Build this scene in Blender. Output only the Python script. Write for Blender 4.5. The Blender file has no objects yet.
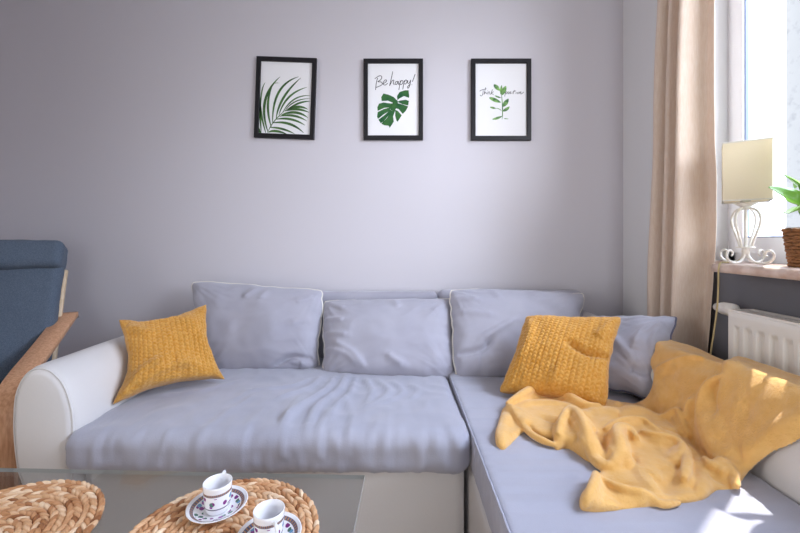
import bpy, bmesh, math, random
import numpy as np
from mathutils import Vector, noise

random.seed(7)
rng = np.random.default_rng(7)
C = bpy.context.scene.collection
PI = math.pi

# ------------------------------------------------------------------ camera model (metres)
F, CX, CY, EYE = 390.0, 399.0, 240.0, 1.0


def at(px, py, d):
    """point of the room that lies at depth d behind photo position px, py"""
    return np.array(((px - CX) * d / F, d, EYE - (py - CY) * d / F))


# ------------------------------------------------------------------ object helpers
ORG = {}


def tag(o, label=None, cat=None, group=None, kind=None):
    if label: o['label'] = label
    if cat: o['category'] = cat
    if group: o['group'] = group
    if kind: o['kind'] = kind
    return o


def thing(name, label, cat, loc, group=None):
    o = bpy.data.objects.new(name, None)
    C.objects.link(o)
    o.empty_display_size = 0.05
    o.location = loc
    ORG[o.name] = Vector(loc)
    return tag(o, label, cat, group)


def obj(name, verts, faces, material, parent=None, base=None, smooth=True):
    """link verts (world metres) and faces as ONE mesh object"""
    org = ORG[parent.name] if parent is not None else Vector(base if base is not None else (0, 0, 0))
    v = np.asarray(verts, dtype=float) - np.array(org)
    me = bpy.data.meshes.new(name)
    me.from_pydata(v.tolist(), [], [tuple(int(i) for i in f) for f in faces])
    bm = bmesh.new()
    bm.from_mesh(me)
    bmesh.ops.recalc_face_normals(bm, faces=bm.faces)
    bm.to_mesh(me)
    bm.free()
    if smooth:
        me.polygons.foreach_set('use_smooth', [True] * len(me.polygons))
    me.update()
    o = bpy.data.objects.new(name, me)
    if material is not None:
        me.materials.append(material)
    C.objects.link(o)
    ORG[o.name] = org
    if parent is not None:
        o.parent = parent
    else:
        o.location = org
    return o


def struct(name, verts, faces, material, parent=None, smooth=False):
    o = obj(name, verts, faces, material, parent, None, smooth)
    if parent is None:
        o['kind'] = 'structure'
    return o


class MB:
    """collects pieces for one mesh"""
    def __init__(self):
        self.v, self.f, self.n = [], [], 0

    def add(self, v, f):
        v = np.asarray(v, dtype=float)
        self.v.append(v)
        self.f += [tuple(i + self.n for i in q) for q in f]
        self.n += len(v)
        return self

    def box(self, a, b):
        (x0, y0, z0), (x1, y1, z1) = a, b
        v = [(x0, y0, z0), (x1, y0, z0), (x1, y1, z0), (x0, y1, z0), (x0, y0, z1), (x1, y0, z1), (x1, y1, z1), (x0, y1, z1)]
        return self.add(v, [(0, 3, 2, 1), (4, 5, 6, 7), (0, 1, 5, 4), (1, 2, 6, 5), (2, 3, 7, 6), (3, 0, 4, 7)])

    def tube(self, pts, r, n=8, closed=False):
        return self.add(*tube(pts, r, n, closed))

    def build(self, name, m, parent=None, base=None, smooth=True):
        return obj(name, np.vstack(self.v), self.f, m, parent, base, smooth)


def tube(pts, r, n=8, closed=False):
    P = np.asarray(pts, dtype=float)
    k = len(P)
    rr = np.full(k, r) if np.isscalar(r) else np.asarray(r, dtype=float)
    T = np.roll(P, -1, 0) - np.roll(P, 1, 0) if closed else np.gradient(P, axis=0)
    T /= np.linalg.norm(T, axis=1)[:, None] + 1e-12
    ref = np.array((0, 0, 1.0)) if abs(T[0][2]) < .9 else np.array((1.0, 0, 0))
    u = ref - T[0] * ref.dot(T[0])
    u /= np.linalg.norm(u)
    V = []
    for i in range(k):
        u = u - T[i] * u.dot(T[i])
        u /= np.linalg.norm(u) + 1e-12
        w = np.cross(T[i], u)
        for j in range(n):
            a = 2 * PI * j / n
            V.append(P[i] + rr[i] * (math.cos(a) * u + math.sin(a) * w))
    Fc = []
    for i in range(k if closed else k - 1):
        i2 = (i + 1) % k
        for j in range(n):
            j2 = (j + 1) % n
            Fc.append((i * n + j, i * n + j2, i2 * n + j2, i2 * n + j))
    if not closed:
        Fc.append(tuple(range(n))[::-1])
        Fc.append(tuple((k - 1) * n + j for j in range(n)))
    return np.array(V), Fc


def smooth_path(pts, m=8, closed=False):
    """Catmull-Rom through pts"""
    P = [np.asarray(p, dtype=float) for p in pts]
    k = len(P)
    out = []
    for i in range(k if closed else k - 1):
        p0 = P[(i - 1) % k] if (closed or i > 0) else 2 * P[0] - P[1]
        p1, p2 = P[i], P[(i + 1) % k]
        p3 = P[(i + 2) % k] if (closed or i + 2 < k) else 2 * P[-1] - P[-2]
        for s in range(m):
            t = s / m
            out.append(.5 * (2 * p1 + (p2 - p0) * t + (2 * p0 - 5 * p1 + 4 * p2 - p3) * t * t + (3 * p1 - p0 - 3 * p2 + p3) * t ** 3))
    if not closed:
        out.append(P[-1])
    return np.array(out)


def lathe(prof, c, n=40):
    """prof: list of (r, z); closed where r == 0"""
    V, Fc = [], []
    for r, z in prof:
        for j in range(n):
            a = 2 * PI * j / n
            V.append((c[0] + r * math.cos(a), c[1] + r * math.sin(a), c[2] + z))
    for i in range(len(prof) - 1):
        for j in range(n):
            j2 = (j + 1) % n
            Fc.append((i * n + j, i * n + j2, (i + 1) * n + j2, (i + 1) * n + j))
    return np.array(V), Fc


def rbox(a, b, r, res, disp=None):
    """box from a to b with round edges of radius r on an even grid; disp(P, N) -> offsets along N"""
    a, b = np.array(a, float), np.array(b, float)
    cnt = [max(2, int(round((b[i] - a[i]) / res))) for i in range(3)]
    key, V, Fc = {}, [], []

    def vid(i, j, k):
        t = (i, j, k)
        if t not in key:
            key[t] = len(V)
            V.append([a[q] + (b[q] - a[q]) * t[q] / cnt[q] for q in range(3)])
        return key[t]
    for ax in range(3):
        p, q = [(1, 2), (2, 0), (0, 1)][ax]
        for side in (0, cnt[ax]):
            for i in range(cnt[p]):
                for j in range(cnt[q]):
                    ids = []
                    for di, dj in ((0, 0), (1, 0), (1, 1), (0, 1)):
                        t = [0, 0, 0]
                        t[ax], t[p], t[q] = side, i + di, j + dj
                        ids.append(vid(*t))
                    Fc.append(tuple(ids if side else ids[::-1]))
    V = np.array(V)
    inner = np.clip(V, a + r, b - r)
    N = V - inner
    N /= np.linalg.norm(N, axis=1)[:, None] + 1e-12
    P = inner + N * r
    if disp is not None:
        P = P + disp(P, N)[:, None] * N
    return P, Fc


def loft(rings, cap=True):
    n = len(rings[0])
    V = np.vstack(rings)
    Fc = []
    for i in range(len(rings) - 1):
        for j in range(n):
            j2 = (j + 1) % n
            Fc.append((i * n + j, i * n + j2, (i + 1) * n + j2, (i + 1) * n + j))
    if cap:
        Fc.append(tuple(range(n))[::-1])
        Fc.append(tuple((len(rings) - 1) * n + j for j in range(n)))
    return V, Fc


def nz(P, s, off=0.0):
    sx, sy, sz = (s, s, s) if np.isscalar(s) else s
    return np.array([noise.noise((p[0] * sx + off, p[1] * sy, p[2] * sz)) for p in P])


def seg_dist(Q, pts):
    """distance of 2-D points Q to a polyline"""
    best = np.full(len(Q), 1e9)
    for p, q in zip(pts[:-1], pts[1:]):
        d = q - p
        t = np.clip(((Q - p) @ d) / (d @ d + 1e-12), 0, 1)
        best = np.minimum(best, np.linalg.norm(Q - (p + t[:, None] * d), axis=1))
    return best


def ridge(Q, pts, w):
    """soft fold along a polyline, fading at its two ends"""
    pts = smooth_path(pts, 5)
    d = seg_dist(Q, pts)
    L = np.concatenate([[0], np.cumsum(np.linalg.norm(np.diff(pts, axis=0), axis=1))])
    i = np.argmin(np.linalg.norm(Q[:, None, :] - pts[None, :, :], axis=2), axis=1)
    t = L[i] / L[-1]
    fade = np.minimum(1, np.minimum(t, 1 - t) * 5 + .35)
    return np.exp(-(d / w) ** 2) * fade


# ------------------------------------------------------------------ materials
def lin(c):
    r = []
    for x in c:
        x /= 255.0
        r.append(x / 12.92 if x <= .04045 else ((x + .055) / 1.055) ** 2.4)
    return (*r, 1.0)


def M(name, col, rough=.6, sheen=0.0, bump=(), var=None, spec=.3, metal=0.0, coat=0.0, trans=0.0):
    """bump: (scale, strength, stretch) list of noise bumps; var: (scale, colour2, stretch)"""
    m = bpy.data.materials.new(name)
    m.use_nodes = True
    nt = m.node_tree
    b = nt.nodes['Principled BSDF']
    b.inputs['Base Color'].default_value = lin(col)
    b.inputs['Roughness'].default_value = rough
    b.inputs['Metallic'].default_value = metal
    b.inputs['Specular IOR Level'].default_value = spec
    b.inputs['Sheen Weight'].default_value = sheen
    b.inputs['Sheen Roughness'].default_value = .5
    b.inputs['Coat Weight'].default_value = coat
    tc = nt.nodes.new('ShaderNodeTexCoord')

    def tex(scale, stretch=(1, 1, 1), detail=3):
        mp = nt.nodes.new('ShaderNodeMapping')
        mp.inputs['Scale'].default_value = stretch
        t = nt.nodes.new('ShaderNodeTexNoise')
        t.inputs['Scale'].default_value = scale
        t.inputs['Detail'].default_value = detail
        nt.links.new(tc.outputs['Object'], mp.inputs['Vector'])
        nt.links.new(mp.outputs['Vector'], t.inputs['Vector'])
        return t
    if var:
        t = tex(var[0], var[2] if len(var) > 2 else (1, 1, 1), 4)
        rp = nt.nodes.new('ShaderNodeValToRGB')
        rp.color_ramp.elements[0].position = .35
        rp.color_ramp.elements[1].position = .65
        rp.color_ramp.elements[0].color = lin(col)
        rp.color_ramp.elements[1].color = lin(var[1])
        nt.links.new(t.outputs['Fac'], rp.inputs['Fac'])
        nt.links.new(rp.outputs['Color'], b.inputs['Base Color'])
    prev = None
    for s in bump:
        t = tex(s[0], s[2] if len(s) > 2 else (1, 1, 1))
        bp = nt.nodes.new('ShaderNodeBump')
        bp.inputs['Strength'].default_value = s[1]
        bp.inputs['Distance'].default_value = .002
        nt.links.new(t.outputs['Fac'], bp.inputs['Height'])
        if prev: nt.links.new(prev.outputs['Normal'], bp.inputs['Normal'])
        prev = bp
    if prev: nt.links.new(prev.outputs['Normal'], b.inputs['Normal'])
    if trans:
        tr = nt.nodes.new('ShaderNodeBsdfTranslucent')
        mx = nt.nodes.new('ShaderNodeMixShader')
        mx.inputs[0].default_value = trans
        tr.inputs['Color'].default_value = lin(col)
        out = nt.nodes['Material Output']
        nt.links.new(b.outputs[0], mx.inputs[1])
        nt.links.new(tr.outputs[0], mx.inputs[2])
        nt.links.new(mx.outputs[0], out.inputs['Surface'])
    return m


def glass(name, tint, gloss=.0, specks=False, ior=1.45):
    m = bpy.data.materials.new(name)
    m.use_nodes = True
    nt = m.node_tree
    nt.nodes.remove(nt.nodes['Principled BSDF'])
    out = nt.nodes['Material Output']
    t = nt.nodes.new('ShaderNodeBsdfTransparent')
    t.inputs['Color'].default_value = lin(tint)
    g = nt.nodes.new('ShaderNodeBsdfGlossy')
    g.inputs['Roughness'].default_value = gloss
    lw = nt.nodes.new('ShaderNodeLayerWeight')
    lw.inputs['Blend'].default_value = .5
    pw = nt.nodes.new('ShaderNodeMath'); pw.operation = 'POWER'; pw.inputs[1].default_value = 4.5
    nt.links.new(lw.outputs['Facing'], pw.inputs[0])
    fr = nt.nodes.new('ShaderNodeMath'); fr.operation = 'MULTIPLY_ADD'
    fr.inputs[1].default_value = .8
    fr.inputs[2].default_value = (ior - 1) * .1
    nt.links.new(pw.outputs[0], fr.inputs[0])
    mx = nt.nodes.new('ShaderNodeMixShader')
    nt.links.new(fr.outputs[0], mx.inputs[0])
    nt.links.new(t.outputs[0], mx.inputs[1])
    nt.links.new(g.outputs[0], mx.inputs[2])
    nt.links.new(mx.outputs[0], out.inputs['Surface'])
    if specks:
        tc = nt.nodes.new('ShaderNodeTexCoord')
        n1 = nt.nodes.new('ShaderNodeTexNoise')
        n1.inputs['Scale'].default_value = 38
        n1.inputs['Detail'].default_value = 6
        rp = nt.nodes.new('ShaderNodeValToRGB')
        rp.color_ramp.elements[0].position = .30
        rp.color_ramp.elements[0].color = (.86, .88, .92, 1)
        rp.color_ramp.elements[1].position = .44
        rp.color_ramp.elements[1].color = lin(tint)
        nt.links.new(tc.outputs['Object'], n1.inputs['Vector'])
        nt.links.new(n1.outputs['Fac'], rp.inputs['Fac'])
        nt.links.new(rp.outputs['Color'], t.inputs['Color'])
    return m


M_wall = M('wall_paint', (206, 203, 210), .75, bump=[(220, .08), (9, .05)], spec=.2)
M_pale = M('brightened_grey_paint', (224, 223, 225), .75, bump=[(220, .08), (9, .05)], spec=.2)  # neutral wall grey, lightened in colour to make up for missing corner light
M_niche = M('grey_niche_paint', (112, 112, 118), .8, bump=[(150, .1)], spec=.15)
M_white = M('white_paint', (236, 237, 240), .45, bump=[(80, .03)])
M_pvc = M('white_pvc', (238, 240, 244), .3, spec=.45)
M_gasket = M('window_gasket', (120, 134, 165), .5)
M_floor = M('oak_floor', (168, 132, 98), .4, var=(3, (190, 155, 118), (1, 14, 1)), bump=[(30, .1, (1, 10, 1))])
M_sill = M('stone_sill', (226, 208, 198), .35, var=(22, (196, 168, 154)), bump=[(60, .05)])
M_vinyl = M('white_leatherette', (217, 215, 215), .5, bump=[(140, .12), (8, .12)], spec=.35)
M_seat = M('grey_velour', (169, 170, 184), .85, sheen=.35, bump=[(260, .25), (26, .25)], var=(5, (161, 162, 177)), spec=.15)
M_cush = M('grey_cushion_cloth', (170, 169, 181), .85, sheen=.3, bump=[(300, .22), (30, .2)], var=(6, (162, 161, 174)), spec=.15)
M_pipe = M('cream_piping', (226, 222, 214), .7)
M_pdark = M('slate_piping', (98, 98, 118), .8)
M_mustard = M('mustard_plush', (198, 138, 52), .95, sheen=.3, bump=[(420, .6), (90, .4)], var=(120, (210, 160, 84)), spec=.08)
M_fleece = M('yellow_fleece', (236, 187, 114), .95, sheen=.45, bump=[(520, 1.0), (150, .9), (35, .3)], var=(40, (229, 177, 100)), spec=.05)
M_curtain = M('beige_linen', (234, 218, 204), .9, bump=[(420, .35, (1, 1, .25)), (420, .35, (.3, .3, 1)), (14, .25)], var=(260, (226, 206, 188), (1, 1, .12)), spec=.1, trans=.22)
M_black = M('black_frame', (30, 29, 33), .4, bump=[(200, .05)])
M_paper = M('poster_paper', (238, 238, 241), .6)
M_ink = M('black_ink', (38, 36, 40), .6)
M_palm = M('palm_green', (52, 84, 50), .6, var=(26, (84, 122, 66)))
M_monst = M('monstera_green', (24, 84, 52), .6, var=(20, (62, 112, 56)))
M_sprig = M('sprig_green', (58, 100, 66), .6, var=(60, (138, 186, 104)))
M_chair = M('blue_grey_weave', (100, 111, 126), .9, sheen=.1, bump=[(380, .5), (40, .15)], var=(330, (78, 90, 106)), spec=.1)
M_dark = M('charcoal_weave', (62, 64, 72), .9, bump=[(380, .4)], spec=.1)
M_ply = M('beech_plywood', (222, 174, 138), .4, var=(18, (198, 146, 110), (8, 8, 1)), bump=[(60, .05, (8, 8, 1))])
M_plyl = M('pale_birch', (226, 204, 174), .4, var=(18, (214, 188, 154), (8, 8, 1)))
M_rad = M('radiator_enamel', (232, 229, 224), .3, spec=.5)
M_cable = M('cable_sheath', (184, 166, 124), .5)
M_shade = M('cream_shade_cloth', (240, 231, 210), .85, bump=[(500, .2, (1, 1, .3)), (500, .2, (.3, .3, 1))], spec=.1, trans=.4)
M_iron = M('distressed_white_iron', (236, 235, 230), .5, var=(55, (222, 216, 204)), bump=[(120, .2)])
M_leaf = M('plant_leaf', (98, 150, 48), .3, var=(12, (128, 178, 60), (1, 1, .4)), spec=.5, trans=.22)
M_wicker = M('brown_wicker', (150, 104, 66), .7, var=(60, (116, 76, 44), (1, 1, 4)), bump=[(160, .5)])
M_soil = M('potting_soil', (62, 46, 36), .95, bump=[(90, .8)])
M_liner = M('grey_pot', (200, 196, 192), .5)
M_steel = M('brushed_steel', (190, 190, 192), .3, metal=1.0)
M_glass = glass('table_glass', (232, 233, 233), .0, ior=1.3)
M_edge = M('glass_edge', (176, 182, 182), .1, spec=.6)
M_pane = glass('window_glass', (250, 252, 255), .02, specks=True, ior=1.12)


def mat_weave():
    m = M('woven_hyacinth', (206, 150, 96), .55, bump=[(160, .5, (1, 1, 1)), (60, .3)], spec=.3)
    nt = m.node_tree
    b = nt.nodes['Principled BSDF']
    a = nt.nodes.new('ShaderNodeAttribute')
    a.attribute_name = 'tone'
    rp = nt.nodes.new('ShaderNodeValToRGB')
    cr = rp.color_ramp
    cr.elements[0].position, cr.elements[0].color = 0, lin((140, 88, 52))
    cr.elements[1].position, cr.elements[1].color = 1, lin((246, 220, 188))
    e = cr.elements.new(.35); e.color = lin((196, 142, 98))
    e = cr.elements.new(.7); e.color = lin((220, 176, 134))
    nt.links.new(a.outputs['Fac'], rp.inputs['Fac'])
    nt.links.new(rp.outputs['Color'], b.inputs['Base Color'])
    return m


def mat_porcelain(kind):
    """white porcelain with a printed grey-brown border band and purple and blue flowers"""
    m = M('printed_porcelain_' + kind, (244, 244, 248), .18, spec=.5, coat=.3)
    nt = m.node_tree
    N, L = nt.nodes, nt.links
    b = N['Principled BSDF']
    tc = N.new('ShaderNodeTexCoord')
    sep = N.new('ShaderNodeSeparateXYZ')
    L.new(tc.outputs['Object'], sep.inputs[0])

    def mth(op, x, y=None):
        n = N.new('ShaderNodeMath'); n.operation = op
        for i, q in enumerate((x, y)):
            if q is None: continue
            if isinstance(q, (int, float)): n.inputs[i].default_value = q
            else: L.new(q, n.inputs[i])
        return n.outputs[0]
    x, y, z = sep.outputs
    rad = mth('SQRT', mth('ADD', mth('MULTIPLY', x, x), mth('MULTIPLY', y, y)))
    ang = mth('ARCTAN2', y, x)

    def band(v, lo, hi):
        return mth('MULTIPLY', mth('GREATER_THAN', v, lo), mth('LESS_THAN', v, hi))
    if kind == 'saucer':
        border = band(rad, .0455, .0505)
        zone = band(rad, .026, .043)
        lines = mth('ADD', band(rad, .0448, .0455), band(rad, .0505, .0512))
    else:
        out_ = mth('GREATER_THAN', rad, mth('ADD', mth('MULTIPLY', z, .075), .0229))
        border = mth('MULTIPLY', band(z, .0405, .0445), out_)
        zone = mth('MULTIPLY', band(z, .017, .037), out_)
        lines = mth('MULTIPLY', mth('ADD', band(z, .0125, .0150), band(z, .0395, .0405)), out_)
    chk = mth('GREATER_THAN', mth('SINE', mth('MULTIPLY', ang, 46.0)), -.1)
    vor = N.new('ShaderNodeTexVoronoi')
    vor.inputs['Scale'].default_value = 92
    L.new(tc.outputs['Object'], vor.inputs['Vector'])
    dot = mth('LESS_THAN', vor.outputs['Distance'], .46)
    sepc = N.new('ShaderNodeSeparateColor')
    L.new(vor.outputs['Color'], sepc.inputs[0])
    keep = mth('GREATER_THAN', sepc.outputs[1], .25)
    flo = mth('MULTIPLY', mth('MULTIPLY', dot, keep), zone)
    rp = N.new('ShaderNodeValToRGB')
    rp.color_ramp.interpolation = 'CONSTANT'
    rp.color_ramp.elements[0].color = lin((132, 52, 128))
    rp.color_ramp.elements[1].position, rp.color_ramp.elements[1].color = .42, lin((110, 160, 200))
    e = rp.color_ramp.elements.new(.62); e.color = lin((150, 84, 160))
    e = rp.color_ramp.elements.new(.82); e.color = lin((84, 120, 110))
    L.new(sepc.outputs[0], rp.inputs['Fac'])

    def mix(f, c1, c2):
        n = N.new('ShaderNodeMix'); n.data_type = 'RGBA'
        L.new(f, n.inputs[0])
        for i, q in ((6, c1), (7, c2)):
            if isinstance(q, tuple): n.inputs[i].default_value = q
            else: L.new(q, n.inputs[i])
        return n.outputs[2]
    bc = mix(chk, lin((176, 132, 96)), lin((96, 96, 122)))
    c = mix(border, lin((244, 244, 248)), bc)
    c = mix(lines, c, lin((120, 112, 130)))
    c = mix(flo, c, rp.outputs['Color'])
    L.new(c, b.inputs['Base Color'])
    return m


M_weave = mat_weave()
M_cup, M_sauc = mat_porcelain('cup'), mat_porcelain('saucer')

# ------------------------------------------------------------------ the room
WX, WY, CEIL = 1.149, 2.0, 2.55
struct('wall_back', *((lambda m: (np.vstack(m.v), m.f))(MB().box((-2.9, WY, 0), (WX + .32, WY + .12, CEIL)))), M_wall)
struct('floor', *((lambda m: (np.vstack(m.v), m.f))(MB().box((-2.9, -2.4, -.1), (WX + .32, WY + .12, 0)))), M_floor)
struct('ceiling', *((lambda m: (np.vstack(m.v), m.f))(MB().box((-2.9, -2.4, CEIL), (WX + .32, WY + .12, CEIL + .1)))), M_white)
struct('wall_left', *((lambda m: (np.vstack(m.v), m.f))(MB().box((-2.9, -2.4, 0), (-2.78, WY, CEIL)))), M_wall)
m = MB()
m.box((-2.9, -2.5, 0), (-.7, -2.4, CEIL)); m.box((1.0, -2.5, 0), (WX + .32, -2.4, CEIL)); m.box((-.7, -2.5, 2.2), (1.0, -2.4, CEIL))
m.build('wall_front', M_wall, smooth=False)['kind'] = 'structure'
WJ, WN, WTOP, SILL, FX_REV = 1.48, -.35, 2.28, .9235, 1.245       # window opening: far jamb, near jamb, head, sill height
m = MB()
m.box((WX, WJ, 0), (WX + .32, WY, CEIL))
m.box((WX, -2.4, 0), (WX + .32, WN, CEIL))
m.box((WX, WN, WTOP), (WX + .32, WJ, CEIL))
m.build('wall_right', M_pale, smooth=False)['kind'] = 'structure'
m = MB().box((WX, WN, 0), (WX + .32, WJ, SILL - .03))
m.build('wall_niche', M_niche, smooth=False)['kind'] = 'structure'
m = MB().box((-2.78, WY - .014, 0), (WX, WY, .07))
m.build('baseboard_back', M_white, smooth=False)['kind'] = 'structure'

MB().box((WX - .0005, WJ - .004, SILL), (FX_REV, WJ + .0005, WTOP)).box((WX - .0005, WN, WTOP - .004), (FX_REV, WJ, WTOP + .0005)).build('trim_1', M_white, smooth=False)['kind'] = 'structure'
w = thing('window_1', None, None, (1.25, .5, SILL))
w['kind'] = 'structure'
FX0, FX1 = 1.245, 1.31
m = MB()
m.box((FX0, WJ - .035, SILL), (FX1, WJ, WTOP)); m.box((FX0, WN, SILL), (FX1, WN + .04, WTOP))
m.box((FX0, WN, SILL), (FX1, WJ, SILL + .035)); m.box((FX0, WN, WTOP - .04), (FX1, WJ, WTOP))
m.build('window_frame', M_pvc, w, smooth=False)
for (y0, y1) in ((.53, WJ - .03), (WN + .035, .52)):
    m = MB()
    s = .052
    m.box((FX0 - .012, y1 - s, SILL + .03), (FX1 - .02, y1, WTOP - .035)); m.box((FX0 - .012, y0, SILL + .03), (FX1 - .02, y0 + s, WTOP - .035))
    m.box((FX0 - .012, y0 + s, SILL + .03), (FX1 - .02, y1 - s, SILL + .085)); m.box((FX0 - .012, y0 + s, WTOP - .09), (FX1 - .02, y1 - s, WTOP - .035))
    sash = m.build('window_sash', M_pvc, w, smooth=False)
    g = MB()
    a0, a1, z0, z1 = y0 + s, y1 - s, SILL + .085, WTOP - .09
    t = .004
    g.box((FX0 - .006, a1 - t, z0), (FX0 + .006, a1, z1)); g.box((FX0 - .006, a0, z0), (FX0 + .006, a0 + t, z1))
    g.box((FX0 - .006, a0 + t, z0), (FX0 + .006, a1 - t, z0 + t)); g.box((FX0 - .006, a0 + t, z1 - t), (FX0 + .006, a1 - t, z1))
    g.build('gasket', M_gasket, sash, smooth=False)
    MB().box((FX0 + .012, a0 + t, z0 + t), (FX0 + .018, a1 - t, z1 - t)).build('pane', M_pane, sash, smooth=False)
m = MB().add(*rbox((1.03, WN - .04, SILL - .03), (WX + .002, 1.292, SILL), .008, .02))
m.box((WX, WN, SILL - .03), (1.245, WJ, SILL))
m.build('window_sill', M_sill, w)

# ------------------------------------------------------------------ sofa
SEAT_Z = .448
sofa = thing('corner_sofa', 'white leatherette corner sofa with grey velour seat and right-hand chaise', 'sofa', (-.1, 1.4, 0))
arm_prof = [(-.920, .06), (-.920, .30), (-.917, .436), (-.922, .52), (-.945, .591), (-.984, .633), (-1.027, .642), (-1.063, .621),
            (-1.089, .571), (-1.097, .506), (-1.096, .436), (-1.086, .351), (-1.069, .295), (-1.055, .18), (-1.05, .06)]


def arm(prof, y0, y1):
    pr = smooth_path([np.array(p) for p in prof], 5)
    c = np.array((pr[:, 0].mean(), .33))
    rings = []
    T = np.gradient(pr, axis=0)
    nn = np.stack([T[:, 1], -T[:, 0]], 1)
    nn /= np.linalg.norm(nn, axis=1)[:, None]
    if ((pr - c) * nn).sum() < 0: nn = -nn
    for y, ins in ((y0 - .003, .024), (y0 - .001, .017), (y0 + .008, .006), (y0 + .022, 0)):
        q = pr - nn * ins
        q[:, 1] = np.maximum(q[:, 1], .06)
        rings.append(np.stack([q[:, 0], np.full(len(q), y), q[:, 1]], 1))
    for k in range(1, 25):
        y = y0 + .022 + (y1 - y0 - .022) * k / 24
        q = pr.copy()
        wob = np.array([noise.noise((p[0] * 9, y * 6, p[1] * 9)) for p in pr]) * .004
        q += nn * wob[:, None]
        rings.append(np.stack([q[:, 0], np.full(len(q), y), q[:, 1]], 1))
    seam = np.stack([pr[:, 0] - nn[:, 0] * .007, np.full(len(pr), y0 + .006), pr[:, 1] - nn[:, 1] * .007], 1)
    return loft(rings), seam


(av, af), seam = arm(arm_prof, 1.10, 1.97)
la = obj('armrest', av, af, M_vinyl, sofa)
MB().tube(seam, .0028, 6).build('seam', M_vinyl, la)
(av, af), seam = arm([(-x * .94 - .03, z) for x, z in arm_prof], .36, 1.97)
ra = obj('armrest', av, af, M_vinyl, sofa)
MB().tube(seam, .0028, 6).build('seam', M_vinyl, ra)
MB().add(*rbox((-.915, 1.13, .04), (.192, 1.88, .365), .012, .03)).build('seat_base', M_vinyl, sofa)
MB().add(*rbox((.204, .38, .04), (.83, 1.88, .35), .012, .03)).build('chaise_base', M_vinyl, sofa)
MB().add(*rbox((-.915, 1.885, .05), (.19, 1.985, .745), .028, .02)).build('backrest', M_cush, sofa)
MB().add(*rbox((.197, 1.885, .05), (.90, 1.985, .752), .028, .02)).build('backrest', M_cush, sofa)
for x, y in ((-.85, 1.2), (.12, 1.2), (.27, .46), (.78, .46), (-.85, 1.8), (.78, 1.8)):
    MB().add(*lathe([(0, 0), (.022, 0), (.025, .045), (0, .045)], (x, y, 0), 16)).build('foot', M_black, sofa)


def plan(px, py, z):
    d = (EYE - z) * F / (py - CY)
    return np.array(((px - CX) * d / F, d))


def pl(z, *pts): return [plan(x, y, z) for x, y in pts]


seat_folds = [(((336, 376), (325, 392), (300, 412), (282, 432)), .007, .011), (((346, 376), (338, 392), (318, 412), (306, 438)), .008, .010),
              (((356, 378), (350, 396), (336, 412), (330, 430)), .006, .010), (((322, 378), (305, 392), (275, 404)), .006, .012),
              (((365, 378), (372, 394), (366, 410)), .006, .010), (((376, 380), (388, 392), (382, 404), (362, 414)), .005, .010),
              (((392, 382), (402, 392), (396, 402), (378, 410)), .005, .010), (((310, 380), (285, 390), (250, 395)), .005, .012),
              (((300, 402), (288, 420), (284, 445)), .005, .010), (((410, 386), (418, 394), (410, 404)), .004, .010),
              (((240, 384), (200, 396), (150, 402)), .004, .014), (((255, 400), (225, 420), (205, 440)), .004, .012),
              (((330, 415), (322, 432), (318, 452)), .005, .009), (((345, 400), (352, 425), (346, 448)), .004, .010)]


def seat_disp(P, N):
    Q = P[:, :2]
    top = np.clip(N[:, 2], 0, 1)
    front = np.clip(-N[:, 1], 0, 1)
    d = np.zeros(len(P))
    up = (P[:, 2] > .40)
    for pts, a, w_ in seat_folds:
        pp = pl(.445, *pts)
        d += 1.7 * a * ridge(Q, pp, w_) * up
    d += .004 * nz(P, (5, 5, 5)) * 1.2
    d += top * (-.014 + .026 * np.clip((1.9 - P[:, 1]) / .75, 0, 1) ** .6 * 1.0 - .012 * np.exp(-((P[:, 0] + .1) / .35) ** 2 - ((P[:, 1] - 1.5) / .22) ** 2))
    d += (front + .35 * top) * .0052 * nz(P + np.array((0, 0, 0)), (38, 9, 9), 3.1)
    d += (front + .2 * top) * .003 * nz(P, (85, 16, 14), 7.7)
    rg = (1 - np.abs(nz(P, (30, 7, 12), 4.4)) * 2.6).clip(-.5, 1)
    d += (front * .9 + top * np.exp(-((P[:, 1] - 1.05) / .30) ** 2) * .55) * .0042 * rg
    rg = (1 - np.abs(nz(P, (13, 10, 5), 8.4)) * 3).clip(-.5, 1)
    d += top * .0028 * rg
    side = np.clip(-N[:, 0], 0, 1)
    d += side * .004 * nz(P, (9, 40, 9), 1.2)
    return d


MB().add(*rbox((-.938, 1.072, .340), (.203, 1.87, .455), .044, .0105, seat_disp)).build('seat_cushion', M_seat, sofa)


def chaise_disp(P, N):
    top = np.clip(N[:, 2], 0, 1)
    side = np.clip(-N[:, 0], 0, 1)
    wv = nz(P, (3.2, 34, 3), 2.2)
    d = top * (.0028 * wv + .0022 * nz(P, (5, 70, 4), 5.5) + .004 * nz(P, 4, 1.5))
    d += side * .002 * nz(P, (10, 45, 25), 9.1)
    return d


ch = MB().add(*rbox((.203, .345, .345), (.832, 1.87, .456), .016, .0085, chaise_disp)).build('chaise_cushion', M_seat, sofa)
q = [(.206, .36 + 1.5 * k / 90, .4535 + .0012 * math.sin(k * 2.1)) for k in range(91)]
MB().tube(q, .0028, 6).build('seam', M_seat, ch)


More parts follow.
